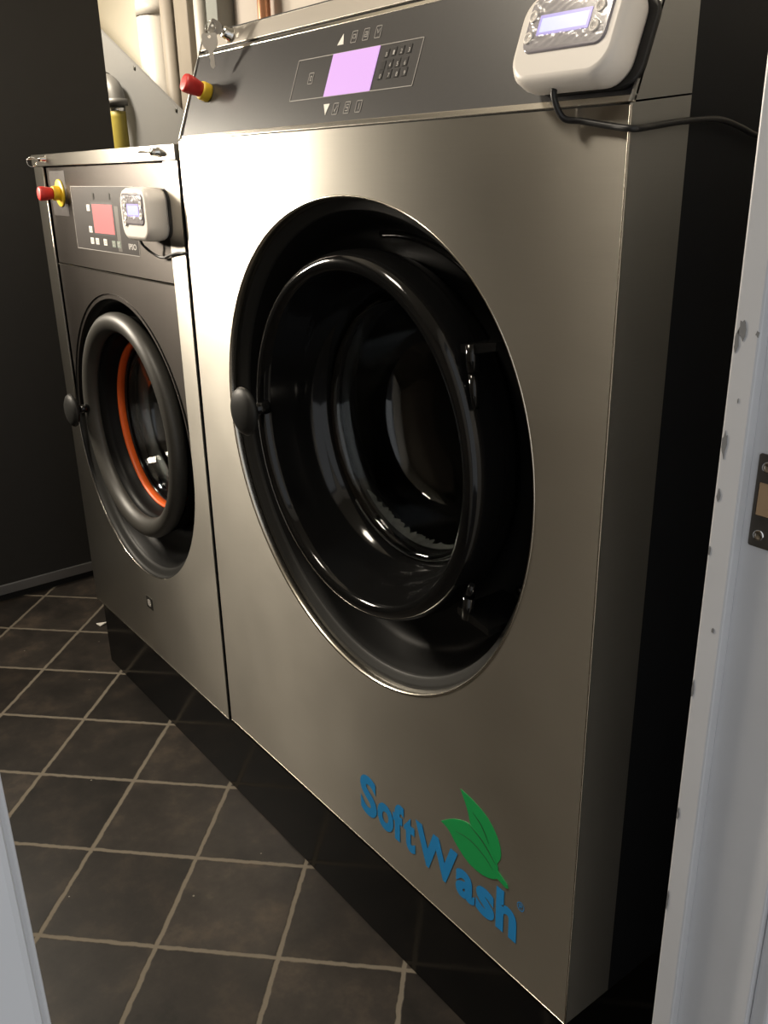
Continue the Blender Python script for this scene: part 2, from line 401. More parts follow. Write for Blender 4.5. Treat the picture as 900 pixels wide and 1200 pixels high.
dr = MB(); dr.lathe([(.242, .131), (.250, .15), (.236, .165), (.236, .185), (.30, .19), (.30, .62), (.05, .64), (0, .64)], cx, cz2, 96); dr.build('drum', 'drum', W1)
gk = MB(); gk.lathe([(.2395, .128), (.226, .132), (.214, .142), (.212, .156), (.218, .162), (.236, .166)], cx, cz2, 96); gk.build('door_seal', 'rubber', W1)
# residue lying in the lower curve of the bowl, ragged edge
rs = MB(); prev = None; random.seed(3)
for i in range(61):
    t = math.radians(225 + 85*i/60); e = math.sin(PI*i/60)**.5
    q = [.1985, .138]; wv = .012*e*(.5+random.random()*.7)
    A = rs.v((cx+.2005*math.cos(t), .128, cz2+.2005*math.sin(t))); r2 = .2005-wv*.35
    B = rs.v((cx+(r2-.002)*math.cos(t), .128+wv*1.6, cz2+(r2-.002)*math.sin(t)))
    if prev: rs.face([prev[0], A, B, prev[1]], True)
    prev = (A, B)
rs.build('soap_residue', 'residue', D1)
knob(D1, -1.332, .972, .002, -.040)
# hinge brackets and pins right of the ring
for zc, s in ((1.120, 1), (.795, -1)):
    h = MB(); h.poly([[(-.838, zc+.026*s), (-.775, zc+.036*s), (-.775, zc+.026*s), (-.820, zc+.016*s), (-.838, zc+.016*s)]], .000, .088)
    hg = h.build('hinge', 'gloss_black', D1)
    p = MB(); p.tube([(-.822, .004, zc+.028*s), (-.818, .004, zc-.006*s)], .0085, 16); p.build('hinge_pin', 'gloss_black', hg)
    p = MB(); p.tube([(-.818, .004, zc-.008*s), (-.813, .002, zc-(.030 if s > 0 else -.018)), (-.810, .001, zc-(.052 if s > 0 else -.028))], [.0070, .0060, .0045], 16); p.build('hinge_arm', 'gloss_black', hg)
sc = MB(); sc.lathe([(.006, .088), (.006, .082), (.004, .080), (0, .080)], -.800, .792, 16); sc.build('bolt', 'gloss_black', D1)

# tilted console ------------------------------------------------------------
kk = .37; ln = math.hypot(1, kk)
# local frame: x along the machine, z up the slope, -y outward
TC = Matrix.Translation((0, .002, 1.4088)) @ Matrix(((1, 0, 0, 0), (0, 1/ln, kk/ln, 0), (0, -kk/ln, 1/ln, 0), (0, 0, 0, 1)))
prof = [(-.001, 1.4095), (.0005, 1.412), (.0520, 1.5475), (.0615, 1.5735), (.0640, 1.5765), (.094, 1.5765), (.094, 1.4190)]
for X, Xi in ((X1, X1-.003), (X0, X0+.003)):
    f = MB(); a_ = [f.v((X, y, z)) for y, z in prof]; c_ = [f.v((Xi, y, z)) for y, z in prof]
    pts2 = [Vector((y, z, 0)) for y, z in prof]
    for t in tessellate_polygon([pts2]): f.face([a_[i] for i in t]); f.face([c_[i] for i in t[::-1]])
    for i in range(len(prof)): j = (i+1) % len(prof); f.face([a_[i], a_[j], c_[j], c_[i]])
    f.build('console_side', 'steel_side', W1)
# steel rail below the film, recess line, upper rail, lid front and lid top
f = MB(TC); f.box(X0, X1, 0, .004, .000, .0075, .0008); f.build('console_rail', 'steel_trim', W1)
f = MB(TC); f.box(X0, X1, 0, .004, .1430, .1485, .0008); f.build('console_rail', 'steel_trim', W1)
f = MB(TC); f.box(X0+.003, X1-.003, .004, .007, -.004, .185); f.build('console_backing', 'rubber', W1)
f = MB(TC); f.box(X0+.0015, X1-.002, .0008, .0042, .0075, .1430); console = f.build('control_console', 'console', W1)
f = MB(TC); f.box(X0, X0+.0016, 0, .0045, .0075, .1430); f.build('console_rail', 'steel_trim', W1)
f = MB(TC); f.box(X1-.0022, X1, 0, .0045, .0075, .143, .0008); f.build('console_rail', 'steel_trim', W1)
f = MB(TC); f.box(X0+.002, X1, 0, .004, .1525, .1800, .001); f.build('lid_front', 'lid_steel', W1)
f = MB(); f.box(X0+.002, X1, .0650, .88, 1.5735, 1.5780, .001); f.build('lid_top', 'steel', W1)
# printing on the console
f = MB(TC); y = .0006
def tri(c, z, s): f.poly([[(c-.0085, z-.0065*s), (c+.0065, z-.0065*s), (c+.0010, z+.0085*s)][::(1 if s > 0 else -1)]], y-.0004, y+.0003)
tri(-1.137, .120, 1); f.build('printed_arrow', 'print_white', console); f = MB(TC); tri(-1.1345, .0265, -1)
f.build('printed_arrow', 'print_white', console)
f = MB(TC)
outline(f, -1.2385, -.952, .0430, .1025, .0010, y, r=.0012)
def seg(pts, w=.0009):
    for (xa, za), (xb, zb) in zip(pts[:-1], pts[1:]):
        d = Vector((xb-xa, zb-za)); n_ = Vector((-d.y, d.x)).normalized()*w/2
        f.poly([[(xa-n_.x, za-n_.y), (xb-n_.x, zb-n_.y), (xb+n_.x, zb+n_.y), (xa+n_.x, za+n_.y)]], y-.0004, y+.0003)
for k_, (c, z) in enumerate(((-1.108, .121), (-1.081, .121), (-1.054, .121), (-1.111, .025), (-1.0835, .025), (-1.057, .025), (-1.194, .073))):
    outline(f, c-.0062, c+.0062, z-.0080, z+.0080, .0008, y)
    g = [[(-.003, -.003), (-.003, .003), (.003, .003), (.003, -.002), (-.001, -.002)], [(-.003, .003), (.003, .003), (.003, -.003), (-.003, -.003), (-.003, 0), (.002, 0)],
         [(-.003, .004), (0, -.002), (.003, .004)], [(-.003, 0), (-.001, -.004), (.003, .004)], [(.003, .004), (-.003, .004), (-.003, 0), (.003, 0), (.003, -.004), (-.003, -.004)],
         [(.001, .004), (.001, -.004)], [(-.002, .003), (.002, .003), (.002, -.003), (-.002, -.003), (-.002, .003)]][k_]
    seg([(c+a, z+b_) for a, b_ in g])
f.build('printed_symbol', 'print_dim', console)
f = MB(TC)
for c, z, s in ((-1.0215, .0885, 'B'), (-1.0065, .0895, '1'), (-.9910, .0895, '2'), (-.9755, .0895, '3'), (-1.0085, .0740, '4'), (-.9930, .0740, '5'), (-.9775, .0740, '6'),
                (-1.0240, .0610, '0'), (-1.0060, .0610, '7'), (-.9895, .0610, '8'), (-.9735, .0610, '9')):
    text_mesh(f, s, c-.0018, z-.003, .0058, y-.0011, .0034)
f.build('keypad_number', 'print', console)
f = MB(TC)
for c, z in ((-1.0235, .0905), (-1.0085, .0915), (-.9930, .0915), (-.9775, .0915), (-1.0255, .0755), (-1.0105, .0760), (-.9950, .0760), (-.9795, .0760), (-1.026, .063), (-1.008, .063), (-.9915, .063), (-.9755, .063)):
    f.box(c-.0042, c+.0055, y-.0005, y+.0002, z-.0062, z+.0052, .0004, 1)
f.build('keypad_key', 'key_film', console)
f = MB(TC); f.box(-1.1485, -1.0410, y-.0012, y+.0003, .0437, .1018, .0004, 1); f.build('display', 'screen_pink', console)
# emergency stop
def estop(root, T, x, z, y0, r, length, plate=None):
    e = MB(T)
    e.lathe([(0, y0), (r*.98, y0), (r*1.02, y0-.003), (r*1.02, y0-.013), (r*.95, y0-.016), (0, y0-.016)], x, z, 40)
    e = e.build('emergency_stop', 'yellow', root)
    h = MB(T); yb = y0-.016
    h.lathe([(0, yb), (r*.80, yb), (r*.86, yb-.006), (r*1.0, yb-length*.55), (r*1.02, yb-length*.85), (r*.92, yb-length*.97), (r*.6, yb-length), (0, yb-length)], x, z, 40)
    h.build('button', 'red', e)
    return e
estop(W1, TC, -1.512, .0755, .0006, .0148, .032)
# lock at the left end of the lid
def lock(root, T, x, z, y0, r=.0095):
    e = MB(T); e.lathe([(0, y0), (r*1.25, y0), (r*1.3, y0-.003), (r, y0-.005), (r, y0-.014), (r*.85, y0-.017), (0, y0-.017)], x, z, 32); e.build('lock', 'chrome', root)
lock(W1, TC, -1.476, .1665, 0)

# logo printed low on the front
lg = bpy.data.objects.new('logo', None); COL.objects.link(lg); lg.parent = W1; lg.location = (-.9, 0, .35); lg.matrix_parent_inverse = parent_matrix(W1).inverted()
f = MB()
x = -1.089
for s, wd, h in (('S', .048, .080), ('o', .045, .074), ('f', .030, .074), ('t', .030, .074), ('W', .104, .073), ('a', .044, .073), ('s', .041, .073), ('h', .043, .075)):
    text_mesh(f, s, x, .2795, h, -.0006, wd, .0042); x += wd + {'S': .002, 'o': -.001, 'f': .000, 't': .001, 'W': -.004, 'a': .0025, 's': .003}.get(s, 0)
text_mesh(f, '\u00ae', -.701, .343, .016, -.0006, .014)
f.build('lettering', 'blue', lg)
def smooth_loop(pts, sharp=(), k=5):
    n = len(pts); out = []
    for i in range(n):
        a, b_, c, d = (Vector(pts[(i+j) % n]) for j in (-1, 0, 1, 2))
        if i in sharp: a = b_*2-c
        if (i+1) % n in sharp: d = c*2-b_
        for j in range(k):
            t = j/k; p = .5*((2*b_)+(c-a)*t+(2*a-5*b_+4*c-d)*t*t+(3*b_-a-3*c+d)*t**3); out.append((p.x, p.y))
    return out
f = MB()
f.poly([smooth_loop([(-.826, .478), (-.799, .474), (-.766, .462), (-.743, .437), (-.737, .412), (-.744, .393), (-.772, .412), (-.803, .428), (-.811, .452)], (0, 5, 7))], -.0006, -.0001)
f.poly([smooth_loop([(-.870, .390), (-.840, .413), (-.806, .426), (-.774, .417), (-.750, .400), (-.742, .388), (-.7435, .366), (-.772, .352), (-.805, .353), (-.832, .368), (-.852, .385)], (0, 5))], -.0009, -.0001)
f.poly([[(-.744, .383), (-.722, .371), (-.720, .365), (-.725, .363), (-.747, .369)]], -.0013, -.0001)
f.build('leaf', 'green', lg)
f = MB(); y = -.0010
def vein(pts, w):
    P = spline([(a, 0, b_) for a, b_ in pts], 5); L_, R_ = [], []
    for i, p in enumerate(P):
        d = (P[min(i+1, len(P)-1)]-P[max(i-1, 0)]); n_ = Vector((-d.z, 0, d.x)).normalized()*w*math.sin(PI*(.06+.88*i/(len(P)-1)))
        L_.append((p.x+n_.x, p.z+n_.z)); R_.append((p.x-n_.x, p.z-n_.z))
    f.poly([L_ + R_[::-1]], y-.0003, y)
vein([(-.835, .394), (-.800, .398), (-.768, .388), (-.752, .376)], .0008); vein([(-.798, .453), (-.778, .440), (-.762, .418)], .0008)
vein([(-.806, .426), (-.774, .413), (-.746, .390)], .0012)
f.build('leaf_vein', 'leaf_vein', lg)

# ------------------------------------------------------------------ smaller washing machine
A0, A1, AZB, AZT = -2.405, -1.600, .198, 1.403
W2 = thing('washing_machine', 'smaller washer against the black wall with red lit display, grey door ring and orange seal', 'washing machine', (-2.0, .43, .199))
ax, az, AR = -2.000, .7650, .3400
b = MB(); b.shell(A0+.003, A1-.003, .004, .86, AZB-.004, AZT-.004); b = b.build('cabinet', 'body', W2)
# the front is cut out as a U: straight sides down to a half circle
def arc(r, a0, a1, n=64): return [(ax + r*math.cos(a0+(a1-a0)*i/n), az + r*math.sin(a0+(a1-a0)*i/n)) for i in range(n+1)]
zb_ = 1.3755
U = [(ax-AR, zb_-.0005)] + arc(AR, PI, 2*PI) + [(ax+AR, zb_-.0005)]
f = MB(); f.poly([[(A0, zb_-.0005), (A0, AZB), (A1, AZB), (A1, zb_-.0005)] + U[::-1]], 0, .003); f.build('front_panel', 'steel', W2)
f = MB(); pts = [(ax-AR+.0005, zb_), (ax-AR+.0005, az)]
f.tube([(p[0], .0005, p[1]) for p in ([(ax-AR, zb_), (ax-AR, 1.1)] + arc(AR, PI, PI*1.62))], .0011, 6); f.build('opening_edge', 'steel_trim', W2)
f = MB(); f.box(A0-.001, A1+.001, -.0035, .86, AZT-.027, AZT, .0015); f.build('top_band', 'steel', W2)
f = MB(); f.box(A0, A1, -.0010, .0022, AZB-.0006, AZB+.0016, .0006); f.build('bottom_edge', 'steel_trim', W2)
f = MB(); f.box(ax-AR+.003, ax+AR-.003, .006, .012, 1.1525, 1.3735, .001); con2 = f.build('control_panel', 'steel_dark', W2)
loop = [(ax-AR+.003, 1.149), (ax-AR+.003, az)] + [(ax-(AR-.012)*math.cos(t), az+(AR-.012)*math.sin(t)) for t in [PI*i/64 for i in range(0, 65)]] + [(ax+AR-.003, az), (ax+AR-.003, 1.149)]
f = MB(); f.poly([loop[::-1]], .006, .012); f.build('door_surround', 'steel_dark', W2)
f = MB(); f.box(ax-AR+.003, ax+AR-.003, .0045, .0075, 1.1488, 1.1508); f.build('seam_edge', 'steel_trim', W2)
bz = MB(); R = AR - .001
br = MB(); br.lathe([(R, .003), (R-.001, .011), (R-.005, .012), (R-.007, .0145), (R-.011, .015), (R-.013, .0175), (R-.017, .018), (R-.019, .024), (R-.021, .028)], ax, az, 128); br.build('bezel_rim', 'bezel', W2)
bz.lathe([(R-.020, .025), (R-.024, .030), (R-.030, .050), (R-.038, .066), (R-.048, .072), (.272, .073), (.26, .075), (.236, .085), (.232, .12)], ax, az, 128)
# lower floor of the recess
bezel2 = bz.build('bezel', 'bezel_black', W2)
D2 = bpy.data.objects.new('door', None); COL.objects.link(D2); D2.parent = W2; D2.location = (ax, .02, az); D2.matrix_parent_inverse = parent_matrix(W2).inverted()
dx, dz = -1.993, .792
rg = MB(); rg.lathe([(.256, .030), (.263, .026), (.2670, .018), (.2680, .008), (.2650, -.001), (.2580, -.0075), (.2485, -.0105), (.2390, -.0085), (.2290, -.0020), (.2225, .008), (.2205, .016), (.224, .024)], dx-.007, dz+.003, 128)
rg.build('door_ring', 'matt_ring', D2)
rg = MB(); rg.lathe([(.2235, .020), (.2195, .018), (.2175, .040), (.2125, .060), (.2070, .066), (.2065, .105), (.23, .11), (.240, .085), (.250, .076), (.257, .050), (.2600, .028)], dx-.003, dz+.001, 128)
rg.build('door_funnel', 'bezel_black', D2)
og = MB(); og.lathe([(.2068, .0655), (.2060, .0600), (.2035, .0580), (.2005, .0590), (.1990, .0640), (.1985, .078), (.206, .080)], dx, dz, 128); og.build('door_seal', 'orange', D2)
ch_ = MB(); ch_.lathe([(.1985, .078), (.1940, .0740), (.1920, .0765), (.1925, .081)], dx, dz, 128); ch_.build('glass_rim', 'gloss_black', D2)
gl = MB(); gl.lathe([(.1930, .080), (.1925, .088), (.1850, .094), (.1750, .130), (.1600, .165), (.1400, .185), (.1100, .196), (.06, .203), (0, .205)], dx, dz, 96)
gl.lathe([(0, .200), (.06, .198), (.1080, .191), (.1370, .180), (.1560, .161), (.1705, .127), (.1810, .090), (.1880, .080), (.1930, .080)], dx, dz, 96); gl.build('door_glass', 'glass', D2)
dr = MB(); dr.lathe([(.232, .118), (.24, .13), (.22, .145), (.22, .16), (.28, .165), (.28, .58), (.05, .60), (0, .60)], dx, dz, 96); dr.build('drum', 'drum', W2)
knob(D2, -2.240, .800, -.004, -.040)
for zc, s in ((.955, 1), (.640, -1)):
    h = MB(); h.poly([[(-1.748, zc+.018*s), (-1.712, zc+.022*s), (-1.712, zc+.012*s), (-1.742, zc+.004*s)]], .030, .072); hg = h.build('hinge', 'gloss_black', D2)
    p = MB(); p.tube([(-1.742, .036, zc+.018*s), (-1.740, .038, zc-.034*s)], .0065, 14); p.build('hinge_pin', 'gloss_black', hg)
# control label, display and keys
TP = Matrix.Translation((0, .006, 0))
f = MB(TP); f.box(-2.182, -1.825, -.0005, .0004, 1.1965, 1.3300, .0002, 1); lab = f.build('control_label', 'console', con2)
M['label_film'] = plain('warm grey label film', (.040, .034, .032), .45, 0, .28)
lab.data.materials[0] = M['label_film']
f = MB(TP); outline(f, -2.1835, -1.8235, 1.1950, 1.3315, .0012, -.0004); f.build('label_border', 'print_dim', lab)
f = MB(TP); f.box(-2.060, -1.9455, -.0016, .0004, 1.2335, 1.2945, .0005, 1); f.build('display', 'screen_red', lab)
f = MB(TP); outline(f, -2.0655, -1.940, 1.229, 1.299, .0045, -.0004); f.build('display_rim', 'rubber', lab)
for (c, z, s, m_) in ((-2.084, 1.286, 'C', 'print_white'), (-2.0845, 1.240, 'P', 'print_white'), (-2.083, 1.2155, 'I', 'print_white'), (-2.052, 1.2155, 'M', 'print_white'), (-2.005, 1.2155, 'S', 'print_white'),
                   (-1.957, 1.2140, 'T', 'print_green'), (-1.929, 1.2140, 'R', 'print_green')):
    f = MB(TP); f.box(c-.0095, c+.0095, -.0012, -.0004, z-.0068, z+.0068, .0003, 1); k_ = f.build('key', m_, lab)
    g_ = MB(TP); text_mesh(g_, s, c-.004, z-.0035, .007, -.0014, .008); g_.build('key_symbol', 'print_dim', k_) if False else g_.bm.free()
    g_ = MB(TP); outline(g_, c-.0045, c+.0045, z-.0038, z+.0038, .0016, -.0012); g_.build('key_mark', 'print_dim', lab) 
f = MB(TP)
for c in (-2.045, -1.953):
    f = MB(TP); f.poly([rrect(c-.004, c+.004, 1.3045, 1.3175, .0038)], -.0012, -.0004); f.build('indicator', 'badge', lab)
f = MB(TP); f.box(-1.935, -1.915, -.0006, .0004, 1.200, 1.292); f.build('label_stripe', 'print_dim', lab)
M['stripe'] = plain('lighter grey stripe', (.12, .11, .10), .45); COL.objects[-1].data.materials[0] = M['stripe']
f = MB(TP); text_mesh(f, 'IPSO', -1.878, 1.2075, .0115, -.0007, .040, .0004); f.build('lettering', 'print', lab)
f = MB(TP); f.box(-2.318, -2.212, -.0005, .0004, 1.2645, 1.3655, .0002, 1); ep = f.build('stop_label', 'console', con2); ep.data.materials[0] = M['label_film']
f = MB(TP); f.lathe([(0, -.0006), (.031, -.0006), (.031, -.003), (.029, -.0042), (0, -.0042)], -2.254, 1.316, 48); f.build('stop_disc', 'yellow', ep)
estop(con2, TP, -2.254, 1.316, -.004, .0160, .032)
lock(W2, None, -2.300, 1.392, -.003, .0055); lock(W2, None, -1.664, 1.391, -.003, .0070)
f = MB(); f.poly([rrect(-2.0105, -1.976, .324, .356, .002)], -.0012, 0); bd = f.build('badge', 'badge', W2)
f = MB(); f.poly([rrect(-2.003, -1.984, .331, .349, .006)], -.0018, -.0010); f.build('badge_emblem', 'print_dim', bd)

# ------------------------------------------------------------------ dosing control boxes
def box_lathe(mb, x0, x1, z0, z1, layers, n=8):
    """rounded-rectangle shell: layers of (inset, y, corner radius)"""
    rings = [[mb.v((x, y, z)) for x, z in rrect(x0+i, x1-i, z0+i, z1-i, max(r, .002), n)] for i, y, r in layers]
    for A, B in zip(rings[:-1], rings[1:]):
        k = len(A)
        for i in range(k): mb.face([A[i], A[(i+1) % k], B[(i+1) % k], B[i]], True)
    mb.face(rings[0][::-1]); mb.face(rings[-1])
def control_box(label, T, loc, x0, z0, wd, ht, dep, lcd, cable, cr=.0026):
    root = thing('control_box', label, 'control box', loc, 'dosing control boxes stuck on the washers')
    x1, z1 = x0+wd, z0+ht
    f = MB(T); box_lathe(f, x0+.010, x1+.006, z0+.004, z1-.004, [(0, -.0002, .022), (0, -.007, .022)]); f.build('mounting_pad', 'rubber', root)
    f = MB(T); box_lathe(f, x0, x1, z0, z1, [(.004, -.007, .024), (.0015, -.012, .026), (.0, -.5*dep, .028), (.001, -dep+.008, .028), (.0045, -dep+.002, .026), (.0090, -dep, .022)])
    case = f.build('case', 'white_plastic', root)
    mx0, mx1, mz0, mz1 = x0+.016, x1-.016, z0+.030, z1-.010
    f = MB(T); box_lathe(f, mx0, mx1, mz0, mz1, [(0, -dep+.0005, .012), (.0004, -dep-.0012, .012), (.002, -dep-.0016, .010)]); mem = f.build('membrane', 'membrane', root)
    lx0, lx1, lz0, lz1 = lcd
    yy = -dep-.0016
    f = MB(T); outline(f, lx0-.003, lx1+.003, lz0-.003, lz1+.003, .003, yy, .0006); f.build('display_rim', 'screen_rim', mem)
    f = MB(T); f.box(lx0, lx1, yy-.0004, yy+.0002, lz0, lz1); f.build('display', 'screen_blue', mem)
    # buttons and the crumpled film lifting around them
    for c, z in ((lx1+.0125, lz1+.002), (lx1+.0110, lz0-.002), (lx0-.0125, lz1+.003), (lx0-.0125, lz0-.004), (lx0-.018, lz0-.016)):
        if not (mx0+.006 < c < mx1-.005): continue
        f = MB(T); f.lathe([(.0035, yy), (.0058, yy-.0002), (.0060, yy-.0014), (.0044, yy-.0018), (.0034, yy-.0008), (0, yy-.0006)], c, z, 24); f.build('button', 'white_plastic', mem)
    f = MB(T); random.seed(int(abs(x0)*100))
    nx, nz = 46, 24; g = {}
    for i in range(nx+1):
        for j in range(nz+1):
            u, v_ = i/nx, j/nz; xx = mx0+.004+(mx1-mx0-.008)*u; zz = mz0+.004+(mz1-mz0-.008)*v_
            inside = lx0-.004 < xx < lx1+.004 and lz0-.003 < zz < lz1+.004
            hgt = 0 if inside else abs(math.sin(u*23+3*math.sin(v_*9+x0*40))*math.sin(v_*15+4*math.sin(u*8)))*.0016*min(1, 6*v_)
            g[i, j] = (xx, yy-.0002-hgt, zz, inside)
    vv = {k: f.v(p[:3]) for k, p in g.items()}
    for i in range(nx):
        for j in range(nz):
            if all(g[a][3] for a in ((i, j), (i+1, j), (i+1, j+1), (i, j+1))): continue
            f.face([vv[i, j], vv[i+1, j], vv[i+1, j+1], vv[i, j+1]], True)
    f.build('protective_film', 'film', mem)
    f = MB(); f.tube(spline(cable, 8), cr, 10); f.build('cable', 'cable', root)
    return root
def film_mat():
    m, nt, b = new_mat('crumpled clear film')
    b.inputs['Base Color'].default_value = (.85, .82, .82, 1); b.inputs['Roughness'].default_value = .12
    b.inputs['Alpha'].default_value = .34; b.inputs['Specular IOR Level'].default_value = 1.0
    return m
M['film'] = film_mat()
def tc(x, y, z): return tuple(TC @ Vector((x, y, z)))
control_box('white control box at the right end of the large washer console', TC, tc(-.655, 0, .07),
            -.741, .0075, .139, .096, .042, (-.706, -.645, .0570, .0710),
            [tc(-.684, -.024, .012), tc(-.682, -.022, .000), (-.674, -.013, 1.398), (-.655, -.006, 1.394), (-.620, -.004, 1.388), (-.592, -.003, 1.3845), (-.5935, .03, 1.3875), (-.5935, .0757, 1.3922), (-.5935, .134, 1.3947), (-.5935, .175, 1.388), (-.5935, .215, 1.3785), (-.5935, .33, 1.36)], .0033)
T2 = Matrix.Translation((0, .006, 0))
control_box('small white control box on the smaller washer panel beside the red display', T2, (-1.71, 0, 1.28),
            -1.783, 1.2330, .132, .098, .050, (-1.738, -1.688, 1.2815, 1.2985),
            [(-1.748, -.022, 1.238), (-1.748, -.020, 1.226), (-1.738, -.010, 1.212), (-1.715, -.003, 1.2025), (-1.690, -.001, 1.202), (-1.655, -.0035, 1.209), (-1.620, -.004, 1.2145), (-1.596, -.003, 1.2150), (-1.5925, .01, 1.214), (-1.5925, .06, 1.212)])

# ------------------------------------------------------------------ keys
def key_mesh(T, bow=.0105, length=.034):
    """flat key hanging down from its bow at the origin, in the local x-z plane"""
    f = MB(T)
    out = [(-.009, 0), (-.0105, -.003), (-.0105, -.013), (-.0085, -.018), (-.0035, -.022), (-.0035, -.030), (-.0022, -.033), (-.0035, -.037), (-.0030, -.041), (0, -.0445),
           (.0030, -.041), (.0030, -.022), (.0085, -.018), (.0105, -.013), (.0105, -.003), (.009, 0)]
    f.poly([out[::-1], circle(0, -.0045, .0022, 12)], -.0010, .0010); return f
def key_set(name, label, lockpos, T_in, hang, group=None):
    root = thing(name, label, 'key', lockpos, group)
    b_ = key_mesh(T_in); b_.build('inserted_key', 'key', root)
    r = MB(); r.tube(hang['ring'], .0008, 8); r.build('key_ring', 'chrome', root)
    if 'T' in hang: key_mesh(hang['T']).build('hanging_key', 'key', root)
    return root
def ringpts(c, r, ax1, ax2, n=28): return [tuple(Vector(c)+r*(math.cos(2*PI*i/n)*Vector(ax1)+math.sin(2*PI*i/n)*Vector(ax2))) for i in range(n+1)]
# key in the large washer's lid lock, a second one hanging from its ring
lp_ = Vector(tc(-1.476, -.017, .1665)); nrm = (Vector(tc(0, -1, 0)) - Vector(tc(0, 0, 0))).normalized()
def in_lock(p, n_, roll=0, depth=.024):
    # key's -z axis (blade) points into the lock (-n)
    z_ = n_; x_ = Vector((0, 0, 1)).cross(z_).normalized(); x_ = (Matrix.Rotation(roll, 3, z_) @ x_); y_ = z_.cross(x_)
    return Matrix.Translation(p + n_*depth) @ Matrix((x_, y_, z_)).transposed().to_4x4()
c_ = lp_ + nrm*.022
hk = c_ + Vector((-.004, -.004, -.006))
key_set('key', 'nickel keys on a ring hanging from the lid lock of the large washer', tuple(lp_), in_lock(lp_, nrm, 1.2),
        {'ring': ringpts(c_+Vector((-.002, 0, -.004)), .009, (.8, .6, 0), (0, 0, 1)), 'T': Matrix.Translation(c_+Vector((-.001, -.004, -.012))) @ Matrix.Rotation(.95, 4, 'Z') @ Matrix.Rotation(-.06, 4, 'Y') @ Matrix.Scale(1.2, 4)})
lp2 = Vector((-2.300, -.020, 1.392)); n2 = Vector((0, -1, 0))
key_set('key', 'key with wire ring in the left lock of the smaller washer top band', tuple(lp2), in_lock(lp2, n2, 0.08, .026) @ Matrix.Scale(.7, 4),
        {'ring': ringpts(lp2+Vector((-.002, -.016, -.006)), .011, (.3, .95, 0), (0, 0, 1))})
lp3 = Vector((-1.664, -.020, 1.391))
r3 = thing('key', 'key without a ring in the right lock of the smaller washer top band', 'key', tuple(lp3))
key_mesh(in_lock(lp3, n2, .12, .026) @ Matrix.Scale(.75, 4)).build('key_blade', 'key', r3)

# ------------------------------------------------------------------ things behind the washers
f = MB(); f.poly([[(-4.85, 0), (-2.6, 0), (-2.6, 1.166), (-4.85, 2.299)]], .90, .912)
gp = f.build('sloping_panel', 'shaded_grey_panel'); tag(gp, 'light grey sheet panel with sloping top edge behind the smaller washer', 'panel')
for x_, z_ in ((-3.80, 1.757), (-3.455, 1.582), (-3.405, 1.545)):
    s_ = MB(); s_.lathe([(.009, .900), (.008, .897), (0, .896)], x_, z_, 14); s_.build('screw', 'badge', gp)
hs = thing('hose', 'yellow hose with grey elbow fitting in front of the sloping grey panel', 'hose', (-3.88, .84, 0))
f = MB(); f.tube(spline([(-3.885, .84, 1.60), (-3.880, .84, 1.45), (-3.885, .84, 1.1), (-3.90, .84, .6), (-3.90, .84, .0)], 6), .034, 18); f.build('hose_length', 'hose_yellow', hs)
f = MB(); f.tube(spline([(-4.12, .84, 1.715), (-4.02, .84, 1.715), (-3.950, .84, 1.706), (-3.905, .84, 1.680), (-3.885, .84, 1.640), (-3.884, .84, 1.622)], 6), .040, 18)
f.tube([(-3.885, .84, 1.648), (-3.885, .84, 1.622)], .046, 18); f.tube([(-4.02, .84, 1.715), (-3.985, .84, 1.713)], .046, 18); f.build('elbow', 'grey_fitting', hs)
f = MB(); f.tube([(-3.885, .84, 1.625), (-3.885, .84, 1.585)], .034, 18); f.build('ferrule', 'chrome', hs)
f = MB(); f.box(-4.255, -4.13, 1.13, 1.19, 0, CEIL-.002, .004); tag(f.build('wooden_board', 'pipe_white'), 'white upright board on the cream wall, left of the white duct', 'board')
M['white_paint'] = plain('bright white paint', (.86, .84, .78), .5)
COL.objects[-1].data.materials[0] = M['white_paint']
dt = thing('duct', 'thick round white vertical duct above the sloping grey panel', 'duct', (-4.00, 1.10, 0))
f = MB(); f.tube([(-4.000, 1.10, 0), (-4.000, 1.10, CEIL-.002)], .072, 32); f.build('duct_pipe', 'pipe_white', dt)
f = MB(); f.tube([(-4.000, 1.10, 1.98), (-4.000, 1.10, 2.03)], .077, 32); f.build('coupling', 'pipe_white', dt)
f = MB(); f.tube([(-3.865, 1.10, 0), (-3.865, 1.10, CEIL-.002)], .034, 24); tag(f.build('pipe', 'pipe_grey'), 'stone grey vertical pipe just right of the thick white duct', 'pipe')
f = MB(); f.box(-3.815, -3.735, 1.10, 1.198, 0, CEIL-.002, .006); tag(f.build('timber_post', 'pipe_grey'), 'stone grey flat post between the grey pipe and the wider post', 'post')
f = MB(); f.box(-3.722, -3.635, 1.07, 1.198, 0, CEIL-.002, .006); tag(f.build('timber_post', 'pipe_grey'), 'wider stone grey post beside the slim white pipe', 'post')
f = MB(); f.tube([(-3.575, 1.10, 0), (-3.575, 1.10, CEIL-.002)], .028, 24); tag(f.build('pipe', 'pipe_white'), 'slim white vertical pipe near the left end of the large washer lid', 'pipe')
f = MB(); f.box(-3.535, -3.445, 1.10, 1.198, 0, CEIL-.002, .004); tag(f.build('frame_upright', 'frame_green'), 'dark grey green upright behind the keys of the large washer', 'frame')
f = MB(); f.box(-3.44, -2.2, 1.17, 1.198, 0, CEIL-.002, .004); bp_ = f.build('backing_board', 'pipe_white'); tag(bp_, 'pale board on the back wall behind the copper pipe', 'board')
M['pale_board'] = plain('pale grey board', (.55, .50, .45), .6, 0, .3, .04, 6); bp_.data.materials[0] = M['pale_board']
f = MB(); f.tube([(-3.150, 1.13, 0), (-3.150, 1.13, CEIL-.002)], .024, 20); tag(f.build('copper_pipe', 'copper'), 'copper vertical pipe on the pale board above the large washer', 'pipe')
